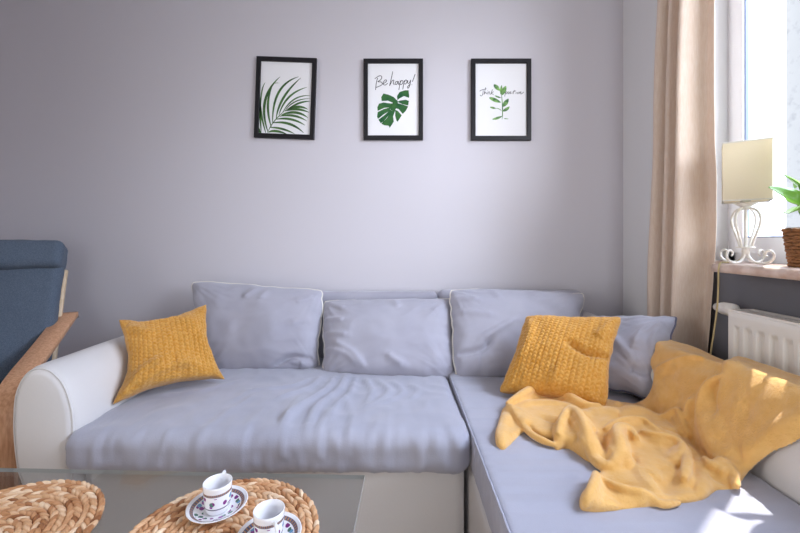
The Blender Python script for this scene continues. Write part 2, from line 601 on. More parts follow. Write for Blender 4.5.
# ------------------------------------------------------------------ cushions
def pillow(name, label, corners, thick, mat, group, piping=True, n=72, knit=0, pinch=.035, pipe=None, wr=.006, seed=0.0, sag=.18, folds=(), expo=.46, cat='cushion'):
    TL, TR, BR, BL = [np.array(c, float) for c in corners]
    cen = (TL + TR + BR + BL) / 4
    nrm = np.cross(TR - BL, TL - BR)
    nrm /= np.linalg.norm(nrm)
    if nrm[1] > 0: nrm = -nrm
    W, Hh = (np.linalg.norm(TR - TL) + np.linalg.norm(BR - BL)) / 2, (np.linalg.norm(TL - BL) + np.linalg.norm(TR - BR)) / 2
    g = np.linspace(-1, 1, n + 1)
    # denser towards the rim
    g = np.sign(g) * (1 - (1 - np.abs(g)) ** 1.25) if not knit else g
    U, V = np.meshgrid(g, g)
    U, V = U.ravel(), V.ravel()
    edge_n = np.array([noise.noise((u * 2.3 + seed, v * 2.3, 4.4)) + .5 * noise.noise((u * 6 + seed, v * 6, 9.4)) for u, v in zip(U, V)]) * (.032 if knit else .042)
    u2 = U * (1 - pinch * (1 - V ** 2) * U ** 2 + edge_n * np.abs(U) ** 4)
    v2 = V * (1 - pinch * (1 - U ** 2) * V ** 2 + edge_n * np.abs(V) ** 4)
    crn = 1 - .045 * (np.abs(U) * np.abs(V)) ** 7
    u2, v2 = u2 * crn, v2 * crn
    s, t = (u2 + 1) / 2, (v2 + 1) / 2
    P = (1 - s)[:, None] * ((1 - t)[:, None] * BL + t[:, None] * TL) + s[:, None] * ((1 - t)[:, None] * BR + t[:, None] * TR)
    core = np.clip((1 - np.abs(U) ** 2.4) * (1 - np.abs(V) ** 2.4), 0, 1)
    T = thick * .5 * core ** expo * (1 - sag * V * .9)
    soft = core ** .35
    X3 = np.stack([U * W * .5, V * Hh * .5, np.zeros_like(U) + seed], 1)
    # gathers that run in from the rim
    rim = np.clip(1 - core, 0, 1) ** 1.5
    wr *= 1.7
    wrk = wr * (nz(X3, 7, 1.1) * .9 + nz(X3, 17, 5.1) * .4)
    wrk += wr * 1.3 * rim * (nz(X3, (5, 34, 1), 2.7) * np.abs(U) ** 3 + nz(X3, (34, 5, 1), 6.1) * np.abs(V) ** 3)
    if not knit:     # gathers that fan out of the four corners
        for ci, (cu_, cv_) in enumerate(((-1, 1), (1, 1), (1, -1), (-1, -1))):
            dx_, dy_ = (X3[:, 0] - cu_ * W * .5) * -cu_, (X3[:, 1] - cv_ * Hh * .5) * -cv_
            r_ = np.sqrt(dx_ ** 2 + dy_ ** 2) + 1e-4
            th = np.arctan2(dy_, dx_)
            f1 = np.array([noise.noise((t_ * 4.6 + seed, rr_ * 5, ci * 3.1)) for t_, rr_ in zip(th, r_)])
            f2 = np.array([noise.noise((t_ * 9.5 + seed, rr_ * 9, ci * 5.3 + 2)) for t_, rr_ in zip(th, r_)])
            fan = (1 - np.abs(f1) * 2.2).clip(-.6, 1) * .0075 + (1 - np.abs(f2) * 2.4).clip(-.6, 1) * .0035
            wrk += fan * np.exp(-((r_ - .05) / .11) ** 2)
        n1_ = np.array([noise.noise((x_ * 6 + y_ * 3 + seed, y_ * 11 - x_ * 4, 3.3)) for x_, y_ in X3[:, :2]])
        wrk += .0045 * (1 - np.abs(n1_) * 2.6).clip(-.5, 1)
    for (p, a, w_) in folds:
        pp = [np.array((x * W * .5, y * Hh * .5)) for x, y in p]
        wrk += 2.0 * a * ridge(X3[:, :2], pp, w_)
    kn = np.zeros_like(U)
    if knit:
        pitch = knit
        row = X3[:, 0] / pitch
        ri = np.floor(row)
        fx = row - ri - .5
        col = X3[:, 1] / (pitch * .82) + .5 * (ri % 2) + np.abs(fx) * .9
        fy = col - np.floor(col) - .5
        kn = np.sqrt(np.clip(1 - (fx * 1.9) ** 2, 0, 1)) * np.sqrt(np.clip(1 - (fy * 1.9) ** 2, 0, 1)) * pitch * .55
        kn += .0012 * nz(X3, 260, 3.3)
    m1 = n + 1
    idx = np.arange(m1 * m1).reshape(m1, m1)
    front = P + nrm * (T + (wrk + kn) * soft)[:, None]
    back = P - nrm * (T * .9 + (wrk * .5) * soft)[:, None]
    inner = idx[1:-1, 1:-1].ravel()
    bmap = {int(i): int(i) for i in idx.ravel()}
    for k, i in enumerate(inner): bmap[int(i)] = m1 * m1 + k
    Vv = np.vstack([front, back[inner]])
    Fc = []
    for i in range(n):
        for j in range(n):
            qd = (idx[i, j], idx[i, j + 1], idx[i + 1, j + 1], idx[i + 1, j])
            Fc.append(tuple(int(q) for q in qd))
            Fc.append(tuple(bmap[int(q)] for q in qd[::-1]))
    base = ((BL + BR) / 2)
    t_ = thing(name, label, cat, tuple(base), group)
    body = obj('cover', Vv, Fc, mat, t_)
    if piping:
        loop = np.concatenate([idx[0, :-1], idx[:-1, -1], idx[-1, :0:-1], idx[:0:-1, 0]])
        obj('piping', *tube(P[loop], .0042, 8, True), pipe or M_pipe, t_)['label'] = 'dark piping cord' if pipe else 'cream piping cord'
    return t_


GB = 'grey back cushions'
pillow('back_cushion', 'grey cushion with cream piping at left end of sofa, beside smaller mustard cushion', (at(191, 281, 1.83), at(325, 289, 1.83), at(319, 373, 1.70), at(203, 377, 1.69)), .185, M_cush, GB,
       seed=1.3, wr=.006, folds=[(((.05, .95), (-.15, .62)), .008, .012), (((.2, .9), (.1, .6)), .006, .012), (((.95, -.72), (.6, -.66), (.3, -.86)), -.016, .012), (((.9, .75), (.6, .6)), .007, .014), (((.9, .2), (.55, .1)), .005, .014), (((.95, -.9), (.7, -.84)), .014, .03)])
pillow('back_cushion', 'middle grey back cushion between two others, above the wide seat', (at(322, 300, 1.83), at(452, 298, 1.82), at(457, 383, 1.585), at(322, 378, 1.65)), .185, M_cush, GB,
       seed=5.7, wr=.006, folds=[(((-.98, .35), (-.6, .3)), .008, .012), (((-.98, .0), (-.55, -.1)), .008, .012), (((-.98, -.4), (-.6, -.55), (-.4, -.85)), .009, .013), (((-.8, -.25), (-.5, -.5), (-.3, -.9)), .008, .013), (((.0, -.55), (.25, -.8)), .008, .014), (((-.9, .85), (-.6, .62)), .006, .014), (((.9, .8), (.7, .5)), .006, .014), (((.1, .95), (.2, .6)), .005, .014)])
pillow('back_cushion', 'grey cushion with cream piping behind the mustard cushion on chaise end', (at(447, 288, 1.79), at(584, 293, 1.79), at(578, 380, 1.57), at(455, 381, 1.56)), .19, M_cush, GB,
       seed=9.2, wr=.007, folds=[(((-.98, -.55), (-.6, -.5), (-.45, -.3)), -.016, .012), (((-.9, .35), (-.4, .2)), .006, .014), (((-.6, -.3), (-.35, -.1), (-.1, .1)), .007, .014), (((-.95, .7), (-.6, .6)), .007, .013), (((-.4, .95), (-.3, .65)), .006, .013), (((.3, .95), (.2, .7)), .005, .013), (((-.98, -.75), (-.6, -.75)), .012, .035)])
pillow('scatter_cushion', 'tilted grey cushion leaning against right armrest beside the yellow blanket', (at(588, 318, 1.60), at(677, 317, 1.41), at(656, 400, 1.28), at(578, 382, 1.45)), .155, M_cush, 'small grey cushion',
       seed=13.1, wr=.007, pinch=.03, pipe=M_pdark, folds=[(((.9, .75), (.5, .35), (.4, -.2)), .006, .015), (((.6, -.5), (.1, -.1), (-.3, .3)), .006, .015), (((.95, -.6), (.4, -.62)), -.012, .014), (((.9, .95), (.75, .4), (.85, -.3)), .006, .012)])
pillow('scatter_cushion', 'mustard plush cushion leaning on the left white armrest', (at(117, 319, 1.37), at(208, 302, 1.56), at(228, 381, 1.48), at(111, 406, 1.235)), .125, M_mustard, 'mustard plush cushions', piping=False,
       seed=17.3, n=150, knit=.0165, wr=.014, pinch=.23, folds=[(((-.95, -.9), (-.6, -.45), (-.2, -.3)), .012, .018), (((-.75, -.95), (-.3, -.6), (.3, -.5)), .008, .016), (((.2, .9), (.5, .3), (.95, -.6)), .006, .03), (((-.9, .8), (-.5, .4)), .008, .02)])
pillow('scatter_cushion', 'mustard plush cushion on the chaise, its foot tucked under the blanket', (at(525, 315, 1.51), at(624, 315, 1.39), at(607, 409, 1.215), at(496, 394, 1.36)), .125, M_mustard, 'mustard plush cushions', piping=False,
       seed=21.9, n=150, knit=.0165, wr=.010, pinch=.08, folds=[(((.98, -.05), (.5, -.05), (.1, .15)), -.014, .012), (((-.9, .85), (-.7, .3), (-.75, -.3)), .008, .02), (((.9, .8), (.6, .3)), .01, .02), (((.0, -.9), (.1, -.4)), .007, .02)])

# ------------------------------------------------------------------ blanket
ARM_X0 = .835


def drape_base(x):
    """height of what lies under the blanket, softened by the cloth"""
    t = np.clip((x - .765) / .125, 0, 1)
    up = t * t * (3 - 2 * t)
    r = SEAT_Z + .008 + up * (.640 - SEAT_Z - .008)
    o = np.clip((x - .955) / .06, 0, 1)
    return r - .16 * o * o


def hit(px, py, off=.018):
    z = .5
    for d in np.linspace(.5, 1.75, 1200):
        p = at(px, py, d)
        if p[2] <= drape_base(p[0]) + off: return p[:2]
    return at(px, py, 1.5)[:2]


def hp(*pts): return [hit(x, y) for x, y in pts]


outline = hp((503, 443), (496, 437), (498, 420), (504, 404), (520, 396), (537, 388), (558, 388), (580, 393), (606, 398), (628, 398), (648, 390), (654, 372), (650, 356), (655, 344))
outline += [np.array(p) for p in ((.90, 1.43), (.99, 1.40), (1.005, 1.2), (1.01, .95), (1.005, .74), (.93, .755))]
outline += hp((800, 430), (768, 447), (744, 469), (733, 482), (716, 483), (700, 492), (670, 496), (640, 499), (605, 502), (583, 501), (580, 495), (588, 488), (590, 476), (594, 468),
              (604, 467), (622, 466), (606, 461), (590, 455), (576, 446), (566, 441), (556, 443), (553, 434), (540, 432), (528, 424), (520, 428), (511, 437))
poly = smooth_path(outline, 5, True)
gs = .0045
xs, ys = np.arange(.16, 1.03, gs), np.arange(.66, 1.46, gs)
GX, GY = np.meshgrid(xs, ys)
Q = np.stack([GX.ravel(), GY.ravel()], 1)

def inside_poly(P, pg):
    r = np.zeros(len(P), bool)
    for p, q in zip(pg, np.roll(pg, -1, 0)):
        c_ = (p[1] > P[:, 1]) != (q[1] > P[:, 1])
        r ^= c_ & (P[:, 0] < (q[0] - p[0]) * (P[:, 1] - p[1]) / (q[1] - p[1] + 1e-12) + p[0])
    return r


def near_poly(P, pg):
    bd, bp = np.full(len(P), 1e9), np.zeros((len(P), 2))
    for p, q in zip(pg, np.roll(pg, -1, 0)):
        d_ = q - p
        t = np.clip(((P - p) @ d_) / (d_ @ d_ + 1e-12), 0, 1)
        c_ = p + t[:, None] * d_
        r_ = np.linalg.norm(P - c_, axis=1)
        k = r_ < bd
        bd[k], bp[k] = r_[k], c_[k]
    return bd, bp


ins = inside_poly(Q, poly)
bd, bp = near_poly(Q, poly)
nx, ny = len(xs), len(ys)


def hr(*pts): return [hit(x, y, .032) for x, y in pts]


folds = [  # photo positions of each fold's crest, height, half width
    (((505, 402), (522, 396), (535, 391), (547, 389), (560, 393), (572, 400), (586, 406), (601, 409)), .034, .015),
    (((517, 403), (535, 400), (556, 401), (569, 404), (581, 410)), .020, .012),
    (((506, 403), (512, 406), (519, 413), (529, 424), (541, 431), (554, 435)), .024, .012),
    (((509, 406), (503, 417), (500, 428), (502, 439)), .020, .014),
    (((560, 428), (568, 418), (576, 421), (585, 433), (592, 448), (603, 457), (614, 459), (620, 450), (617, 437), (627, 433), (636, 440)), .040, .0115),
    (((568, 417), (586, 411), (604, 410)), .022, .015),
    (((592, 410), (615, 413), (633, 409), (651, 408), (660, 413)), .020, .020),
    (((604, 430), (619, 424), (640, 421), (654, 427), (666, 435)), .022, .014),
    (((660, 414), (675, 409), (681, 417), (688, 429)), .028, .013),
    (((640, 433), (654, 438), (673, 442), (682, 448), (673, 461)), .026, .012),
    (((630, 455), (640, 464), (651, 479), (660, 488)), .018, .010),
    (((601, 473), (619, 481), (634, 485), (648, 487), (663, 493), (681, 492), (692, 487)), .022, .010),
    (((596, 469), (595, 482), (590, 491), (582, 494)), .030, .010),
    (((686, 448), (687, 462), (684, 476)), .030, .011),
    (((701, 450), (701, 466), (700, 486)), .020, .012),
    (((704, 454), (712, 462), (719, 458), (725, 460), (721, 468)), .024, .009),
    (((708, 383), (692, 397), (687, 407), (688, 415)), .020, .012),
    (((657, 373), (662, 393), (666, 409)), .020, .011),
    (((664, 366), (668, 384), (679, 399)), .014, .010),
    (((662, 345), (680, 348), (698, 353), (720, 358), (740, 367)), .014, .011),
    (((658, 364), (670, 360), (688, 355), (700, 354)), .022, .010),
    (((678, 361), (700, 368), (726, 373)), .014, .010),
    (((764, 449), (766, 470)), .012, .014),
    (((610, 399), (626, 402), (646, 399)), .014, .014),
    (((730, 400), (752, 392), (786, 396)), .008, .030),
    (((712, 404), (716, 424), (722, 440)), .012, .016),
]
creases = [
    (((535, 396), (556, 397), (572, 404)), .012, .007), (((540, 412), (556, 418), (566, 412)), .010, .016),
    (((604, 450), (606, 444), (600, 438)), .020, .009), (((626, 452), (630, 446)), .022, .008), (((597, 432), (604, 436)), .014, .008),
    (((645, 423), (663, 426), (681, 430)), .014, .008), (((652, 402), (664, 403)), .020, .012), (((676, 464), (679, 458)), .022, .010),
    (((620, 473), (633, 480)), .012, .012), (((612, 488), (624, 491), (642, 494)), .010, .007), (((660, 460), (666, 474), (664, 484)), .010, .016),
    (((712, 467), (729, 475), (740, 482)), .024, .007), (((687, 419), (695, 436), (706, 446), (714, 454), (725, 456)), .026, .008),
    (((664, 365), (680, 362)), .014, .006), (((740, 451), (744, 458), (755, 467), (764, 471)), .012, .008), (((762, 382), (760, 393), (744, 411)), .008, .018),
    (((693, 452), (694, 466), (693, 482)), .014, .007), (((674, 384), (682, 392)), .010, .012), (((514, 409), (522, 420)), .014, .008),
]
lobes = [  # parts of the blanket that lie over another part of it
    (((726, 373), (710, 379), (702, 397), (699, 413), (701, 426), (705, 438), (713, 449), (726, 458), (733, 468), (744, 484), (790, 470), (840, 430), (840, 380), (770, 365)), .024, .016),
    (((556, 443), (556, 432), (563, 423), (572, 417), (600, 410), (634, 408), (664, 414), (684, 440), (684, 452), (668, 470), (650, 470), (634, 452), (626, 462), (606, 461), (590, 452), (576, 444)), .014, .010),
    (((508, 402), (516, 410), (528, 424), (540, 433), (556, 438), (600, 430), (620, 400), (580, 392), (545, 386)), .010, .008),
]
def crest(P, pts, w):
    """a fold of cloth: round on its crest, hollow on both flanks, running out at its ends"""
    pts = smooth_path(pts, 6)
    L = np.concatenate([[0], np.cumsum(np.linalg.norm(np.diff(pts, axis=0), axis=1))])
    dm = np.linalg.norm(P[:, None, :] - pts[None, :, :], axis=2)
    i = np.argmin(dm, axis=1)
    t = L[i] / L[-1]
    e = np.clip(np.minimum(t, 1 - t) / .22, 0, 1)
    d = seg_dist(P, pts)
    return (.35 + .65 * e * e * (3 - 2 * e)) / (1 + (d / w) ** 2) ** 1.25, d


hgt = np.zeros(len(Q))
pos = []
for p, a, w_ in folds:
    c_, d_ = crest(Q, hr(*p), w_ * 1.05)
    pos.append(a * .66 * c_)
pos = np.array(pos)
hgt += np.sum(pos ** 4, axis=0) ** .25
for p, a, w_ in creases:
    hgt -= 1.1 * a * ridge(Q, hr(*p), w_)
for p, a, w_ in lobes:
    pg = smooth_path([hit(x, y, .03) for x, y in p], 5, True)
    ii = inside_poly(Q, pg)
    dd, _ = near_poly(Q, pg)
    t = np.clip(np.where(ii, dd, 0) / w_, 0, 1)
    hgt += a * np.sqrt(1 - (1 - t) ** 2)
Q3 = np.column_stack([Q, np.zeros(len(Q))])
wrp = Q3 + np.column_stack([.03 * nz(Q3, 9, 1.0), .03 * nz(Q3, 9, 7.0), np.zeros(len(Q))])
hgt += .006 * nz(Q3, 8, 2.0) + .003 * nz(wrp, (16, 12, 1), 5.0) + .0018 * (1 - np.abs(nz(wrp, (24, 14, 1), 9.0)) * 2.4).clip(-.6, 1)
k = np.clip(np.where(ins, bd, 0) / .014, 0, 1)
zz = np.minimum(np.maximum(.012 + hgt, .007), .014 + 1.9 * np.where(ins, bd, 0)) * np.sqrt(1 - (1 - k) ** 2)
HG = zz.reshape(ny, nx)
for k_ in range(2):     # cloth is never sharper than its own thickness
    Pd = np.pad(HG, 1, mode='edge')
    HG = .5 * HG + .125 * (Pd[:-2, 1:-1] + Pd[2:, 1:-1] + Pd[1:-1, :-2] + Pd[1:-1, 2:])
gy, gx = np.gradient(HG, gs)
gm = np.sqrt(gx ** 2 + gy ** 2) + 1e-6
push = np.clip(gm, 0, 1.2) / gm * HG * .28     # rolls bulge out over their own foot
for _ in range(3):
    Pd = np.pad(push, 1, mode='edge')
    push = .25 * push + .1875 * (Pd[:-2, 1:-1] + Pd[2:, 1:-1] + Pd[1:-1, :-2] + Pd[1:-1, 2:])
sx_, sy_ = (-gx * push).ravel(), (-gy * push).ravel()
cells = []
ing = ins.reshape(ny, nx)
for j in range(ny - 1):
    for i in range(nx - 1):
        if ing[j, i] or ing[j, i + 1] or ing[j + 1, i] or ing[j + 1, i + 1]:
            cells.append((j * nx + i, j * nx + i + 1, (j + 1) * nx + i + 1, (j + 1) * nx + i))
used = sorted({i for c_ in cells for i in c_})
remap = {i: k for k, i in enumerate(used)}
used = np.array(used)
inside = ins[used]
Qs = np.where(inside[:, None], Q[used], bp[used])
zh = np.where(inside, HG.ravel()[used], 0)
zb = drape_base(Qs[:, 0]) - .002 + zh
Qs = Qs + np.column_stack([sx_[used], sy_[used]]) * inside[:, None]
Vb = np.column_stack([Qs, zb])
Fb = [tuple(remap[i] for i in c_) for c_ in cells]
nb = len(Vb)
under = np.column_stack([Q_under := np.where(inside[:, None], Q[used], bp[used]), drape_base(Q_under[:, 0]) - .006])
cnt = {}
for f in Fb:
    for a_, b_ in zip(f, f[1:] + f[:1]):
        cnt[(a_, b_)] = 1
rim_e = [(a_, b_) for (a_, b_) in cnt if (b_, a_) not in cnt]
mb = MB()
mb.add(np.vstack([Vb, under]), Fb + [tuple(i + nb for i in f[::-1]) for f in Fb] + [(b_, a_, a_ + nb, b_ + nb) for a_, b_ in rim_e])
tubes = [  # hems and folds that roll over onto themselves
    (((558, 434), (562, 426), (569, 419), (577, 423), (585, 435), (592, 449), (603, 458), (613, 460), (620, 452), (617, 440), (622, 434), (630, 434), (637, 441)), .0145),
    (((507, 403), (522, 397), (535, 392), (547, 390), (560, 394), (572, 401), (586, 407), (601, 410)), .0140),
    (((507, 404), (513, 407), (520, 415), (530, 425), (542, 432), (556, 437)), .0100),
    (((596, 469), (595, 482), (590, 491), (583, 495)), .0110),
    (((599, 473), (619, 482), (634, 486), (648, 488), (663, 493), (681, 491)), .0085),
    (((640, 433), (654, 438), (673, 442), (682, 448), (678, 456)), .0085),
    (((686, 448), (687, 462), (684, 476)), .0115),
    (((704, 455), (712, 463), (719, 459), (725, 461), (721, 468)), .0095),
    (((728, 374), (711, 381), (702, 397), (700, 412), (703, 428), (707, 440), (716, 451), (728, 461), (735, 472), (736, 478)), .0120),
    (((660, 415), (675, 410), (682, 418), (689, 430)), .0085),
    (((656, 365), (670, 360), (688, 355), (704, 355)), .0085),
    (((604, 431), (619, 425), (640, 422), (654, 428)), .0080),
    (((690, 398), (687, 407), (688, 416)), .0075),
]
for p, r_ in tubes:
    pp = smooth_path(hr(*p), 6)
    t = np.linspace(0, 1, len(pp))
    rad_ = r_ * (.55 + .45 * np.clip(np.minimum(t, 1 - t) / .18, 0, 1) ** .7)
    gi, gj = np.clip(((pp[:, 0] - xs[0]) / gs).astype(int), 0, nx - 1), np.clip(((pp[:, 1] - ys[0]) / gs).astype(int), 0, ny - 1)
    hl = np.convolve(np.pad(HG[gj, gi], 4, mode='edge'), np.ones(9) / 9, 'valid')
    zc = drape_base(pp[:, 0]) + np.maximum(hl + r_ * .30, r_ * 1.0)
    mb.add(*tube(np.column_stack([pp, zc]), rad_, 12))
bl = mb.build('throw_blanket', M_fleece, base=(.7, 1.05, .46))
md = bl.modifiers.new('weld', 'REMESH'); md.mode = 'VOXEL'; md.voxel_size = .0036; md.use_smooth_shade = True
md = bl.modifiers.new('soften', 'SMOOTH'); md.factor = .5; md.iterations = 4
tag(bl, 'rumpled yellow fleece blanket spread over the chaise and right armrest', 'blanket')

# ------------------------------------------------------------------ pictures
def picture(name, label, tl, br, lean, art):
    d = WY - .012
    a, b = at(*tl, d), at(*br, d)
    cx_, cz_ = (a[0] + b[0]) / 2, (a[2] + b[2]) / 2
    hw, hh = (b[0] - a[0]) / 2, (a[2] - b[2]) / 2
    ca, sa = math.cos(lean), math.sin(lean)

    def tr(x, y, z):      # x right, z up in the frame's plane, y out of the wall
        return (cx_ + x * ca + z * sa, WY - y, cz_ - x * sa + z * ca)
    t_ = thing(name, label, 'picture', tr(0, 0, -hh), 'framed plant prints')
    bw, dp = .0225, .020
    V, Fc = [], []
    prof = [(0, .001), (0, dp - .002), (.002, dp), (bw - .002, dp), (bw, dp - .002), (bw, .006)]
    for i_, y in prof:
        for sx, sz in ((-1, 1), (1, 1), (1, -1), (-1, -1)):
            V.append(tr(sx * (hw - i_), y, sz * (hh - i_)))
    for i in range(len(prof) - 1):
        for j in range(4):
            Fc.append((i * 4 + j, i * 4 + (j + 1) % 4, (i + 1) * 4 + (j + 1) % 4, (i + 1) * 4 + j))
    obj('frame', V, Fc, M_black, t_, smooth=False)
    bx = [tr(sx * (hw - .012), y, sz * (hh - .012)) for y in (.003, .0085) for sx, sz in ((-1, 1), (1, 1), (1, -1), (-1, -1))]
    pr = obj('print', bx, [(0, 1, 2, 3), (4, 5, 6, 7), (0, 1, 5, 4), (1, 2, 6, 5), (2, 3, 7, 6), (3, 0, 4, 7)], M_paper, t_, smooth=False)

    def onp(px, py, y=.0092):     # photo position to the print's plane
        p = at(px, py, WY)
        dx, dz = p[0] - cx_, p[2] - cz_
        return tr(dx * ca - dz * sa, y, dx * sa + dz * ca)
    art(pr, onp)
    return t_


def poly_mesh(name, polys, mat, parent):
    V, Fc = [], []
    for p in polys:
        Fc.append(tuple(range(len(V), len(V) + len(p))))
        V += [tuple(q) for q in p]
    o = obj(name, V, Fc, mat, parent, smooth=False)
    return o


def blade(p0, pm, p1, w_, k=14):
    """a leaf outline from p0 to p1 bowed through pm"""
    p0, pm, p1 = map(lambda q: np.array(q, float), (p0, pm, p1))
    c_ = 2 * pm - (p0 + p1) / 2
    L, R = [], []
    for i in range(k + 1):
        t = i / k
        q = (1 - t) ** 2 * p0 + 2 * t * (1 - t) * c_ + t * t * p1
        d_ = 2 * (1 - t) * (c_ - p0) + 2 * t * (p1 - c_)
        n_ = np.array((-d_[1], d_[0])) / (np.linalg.norm(d_) + 1e-9)
        ww = w_ * .5 * math.sin(PI * min(1, t * .92 + .06)) ** .8
        L.append(q + n_ * ww); R.append(q - n_ * ww)
    quads = []
    for i in range(k):
        quads.append([L[i], L[i + 1], R[i + 1], R[i]])
    return quads


def strokes(name, S, parent, to3, w_):
    m = MB()
    for s in S:
        if len(s) == 1: s = [s[0], (s[0][0] + 1.5, s[0][1] + 2)]
        pp = smooth_path([np.array(p, float) for p in s], 4)
        V, Fc = [], []
        T = np.gradient(pp, axis=0)
        T /= np.linalg.norm(T, axis=1)[:, None] + 1e-9
        for q, t in zip(pp, T):
            n_ = np.array((-t[1], t[0]))
            V += [to3(*(q + n_ * w_ / 2)), to3(*(q - n_ * w_ / 2))]
        for i in range(len(pp) - 1):
            Fc.append((2 * i, 2 * i + 1, 2 * i + 3, 2 * i + 2))
        m.add(V, Fc)
    m.build(name, M_ink, parent, smooth=False)


def art_palm(pr, onp):
    to3 = lambda x, y: onp(250 + x / 5.613, 50 + y / 5.613)
    B = [((66, 468), (60, 360), (52, 262), 10), ((62, 380), (68, 250), (90, 186), 7), ((92, 468), (64, 345), (58, 235), 12), ((104, 462), (88, 290), (172, 154), 15),
         ((124, 440), (104, 310), (132, 196), 13), ((130, 200), (145, 190), (168, 190), 3), ((130, 412), (165, 240), (276, 154), 13), ((150, 388), (192, 270), (288, 160), 13),
         ((165, 368), (222, 268), (322, 213), 11), ((185, 356), (252, 280), (341, 260), 8), ((198, 346), (258, 293), (341, 277), 7), ((212, 338), (278, 302), (342, 291), 11),
         ((212, 338), (272, 322), (328, 337), 14), ((200, 346), (266, 336), (334, 354), 14), ((180, 368), (258, 354), (328, 384), 15), ((168, 376), (246, 372), (322, 402), 13),
         ((150, 392), (232, 392), (312, 426), 13), ((132, 412), (224, 418), (304, 468), 14), ((116, 438), (184, 446), (254, 474), 12), ((106, 465), (150, 458), (212, 476), 14),
         ((46, 424), (52, 450), (68, 474), 15)]
    Q = [[to3(*p) for p in q] for b in B for q in blade(*b)]
    Q += [[to3(*p) for p in q] for q in blade((100, 474), (140, 402), (218, 328), 5)]
    poly_mesh('palm_frond', Q, M_palm, pr)


def art_monstera(pr, onp):
    to3 = lambda x, y: onp(355 + x / 5.613, 50 + y / 5.613)
    A = [[(160, 248), (190, 255), (218, 268), (234, 285), (215, 300), (185, 288), (150, 290), (148, 268)],
         [(135, 305), (160, 298), (190, 302), (215, 305), (200, 325), (165, 328), (128, 345), (126, 325)],
         [(124, 378), (128, 352), (160, 336), (205, 322), (195, 345), (160, 365), (130, 390)],
         [(132, 394), (165, 370), (200, 338), (205, 345), (185, 375), (160, 405), (145, 414)],
         [(148, 417), (180, 385), (203, 345), (225, 345), (214, 375), (218, 405), (195, 440), (190, 428), (165, 425)],
         [(226, 350), (222, 338), (240, 345), (262, 370), (240, 405), (234, 402), (226, 374)],
         [(228, 330), (245, 335), (268, 362), (285, 345), (298, 320), (270, 310), (240, 302)],
         [(238, 295), (265, 307), (298, 315), (302, 290), (285, 283), (250, 288)],
         [(238, 285), (236, 262), (250, 240), (280, 230), (300, 230), (304, 262), (302, 272), (275, 262), (250, 275)],
         [(234, 283), (212, 300), (200, 322), (200, 342), (222, 348), (240, 310), (240, 290)]]
    poly_mesh('monstera_leaf', [[to3(*p) for p in a] for a in A], M_monst, pr)
    S = [[(128, 160), (120, 190), (116, 228)], [(112, 165), (135, 150), (150, 152), (147, 168), (128, 182)], [(128, 182), (150, 185), (152, 198), (135, 208), (116, 215)],
         [(152, 195), (168, 188), (178, 176), (170, 172), (160, 185), (160, 198), (172, 200), (184, 190)], [(212, 125), (205, 160), (194, 205)], [(195, 203), (208, 178), (218, 174), (215, 192), (222, 198)],
         [(242, 180), (230, 182), (225, 194), (234, 197), (243, 180), (243, 196), (250, 192)], [(255, 176), (246, 228)], [(252, 190), (262, 175), (270, 182), (263, 196), (253, 196)],
         [(277, 174), (268, 225)], [(274, 188), (285, 172), (292, 180), (285, 194), (275, 194)], [(296, 174), (296, 189), (304, 190), (312, 172)], [(312, 172), (308, 200), (299, 218), (294, 212), (310, 194)],
         [(337, 140), (322, 182)], [(318, 197)]]
    strokes('handwriting', S[:4], pr, to3, 3.5)
    strokes('handwriting', S[4:], pr, to3, 3.5)


def art_sprig(pr, onp):
    to3 = lambda x, y: onp(465 + x / 5.613, 50 + y / 5.613)
    Lf = [((160, 198), (176, 214), (193, 232), 22), ((198, 252), (200, 226), (203, 202), 13), ((205, 256), (216, 230), (227, 206), 25), ((165, 260), (182, 267), (199, 272), 9),
          ((134, 271), (165, 284), (199, 298), 21), ((210, 320), (226, 300), (241, 277), 24), ((138, 324), (155, 328), (172, 332), 11), ((209, 346), (230, 336), (247, 321), 17),
          ((151, 392), (180, 385), (206, 374), 14), ((216, 388), (228, 389), (241, 390), 5), ((170, 331), (188, 334), (205, 348), 4),
          ((205, 393), (208, 330), (200, 232), 6)]
    poly_mesh('leaf_sprig', [[to3(*p) for p in q] for b in Lf for q in blade(*b)], M_sprig, pr)
    S = [[(80, 235), (92, 228), (118, 222)], [(100, 228), (98, 250), (90, 262), (82, 256)], [(114, 214), (104, 255)], [(106, 250), (113, 240), (117, 250)], [(122, 240), (121, 252)], [(124, 232)],
         [(127, 252), (129, 240), (136, 240), (137, 252)], [(152, 225), (142, 255)], [(158, 238), (146, 246), (158, 254)],
         [(225, 240), (220, 265)], [(224, 242), (233, 238), (232, 248), (224, 250)], [(242, 238), (237, 244), (241, 250), (246, 244), (242, 238)], [(256, 238), (249, 241), (255, 246), (248, 250)],
         [(262, 240), (261, 250)], [(274, 228), (268, 250)], [(266, 237), (284, 233)], [(284, 240), (283, 250)], [(290, 240), (294, 250), (301, 238)], [(305, 246), (312, 240), (306, 239), (304, 247), (314, 250), (326, 240)]]
    strokes('handwriting', S[:9], pr, to3, 2.8)
    strokes('handwriting', S[9:], pr, to3, 2.8)


picture('picture_frame', 'slightly crooked black framed print of a palm frond, leftmost of three', (255.5, 57.5), (315.5, 138.5), math.radians(2.0), art_palm)
picture('picture_frame', 'black framed print with monstera leaf and handwritten Be happy, middle of three', (363.5, 59), (423, 140), 0, art_monstera)
picture('picture_frame', 'black framed print of a leafy sprig with handwritten words, nearest the curtain', (471, 59), (531, 140.5), 0, art_sprig)

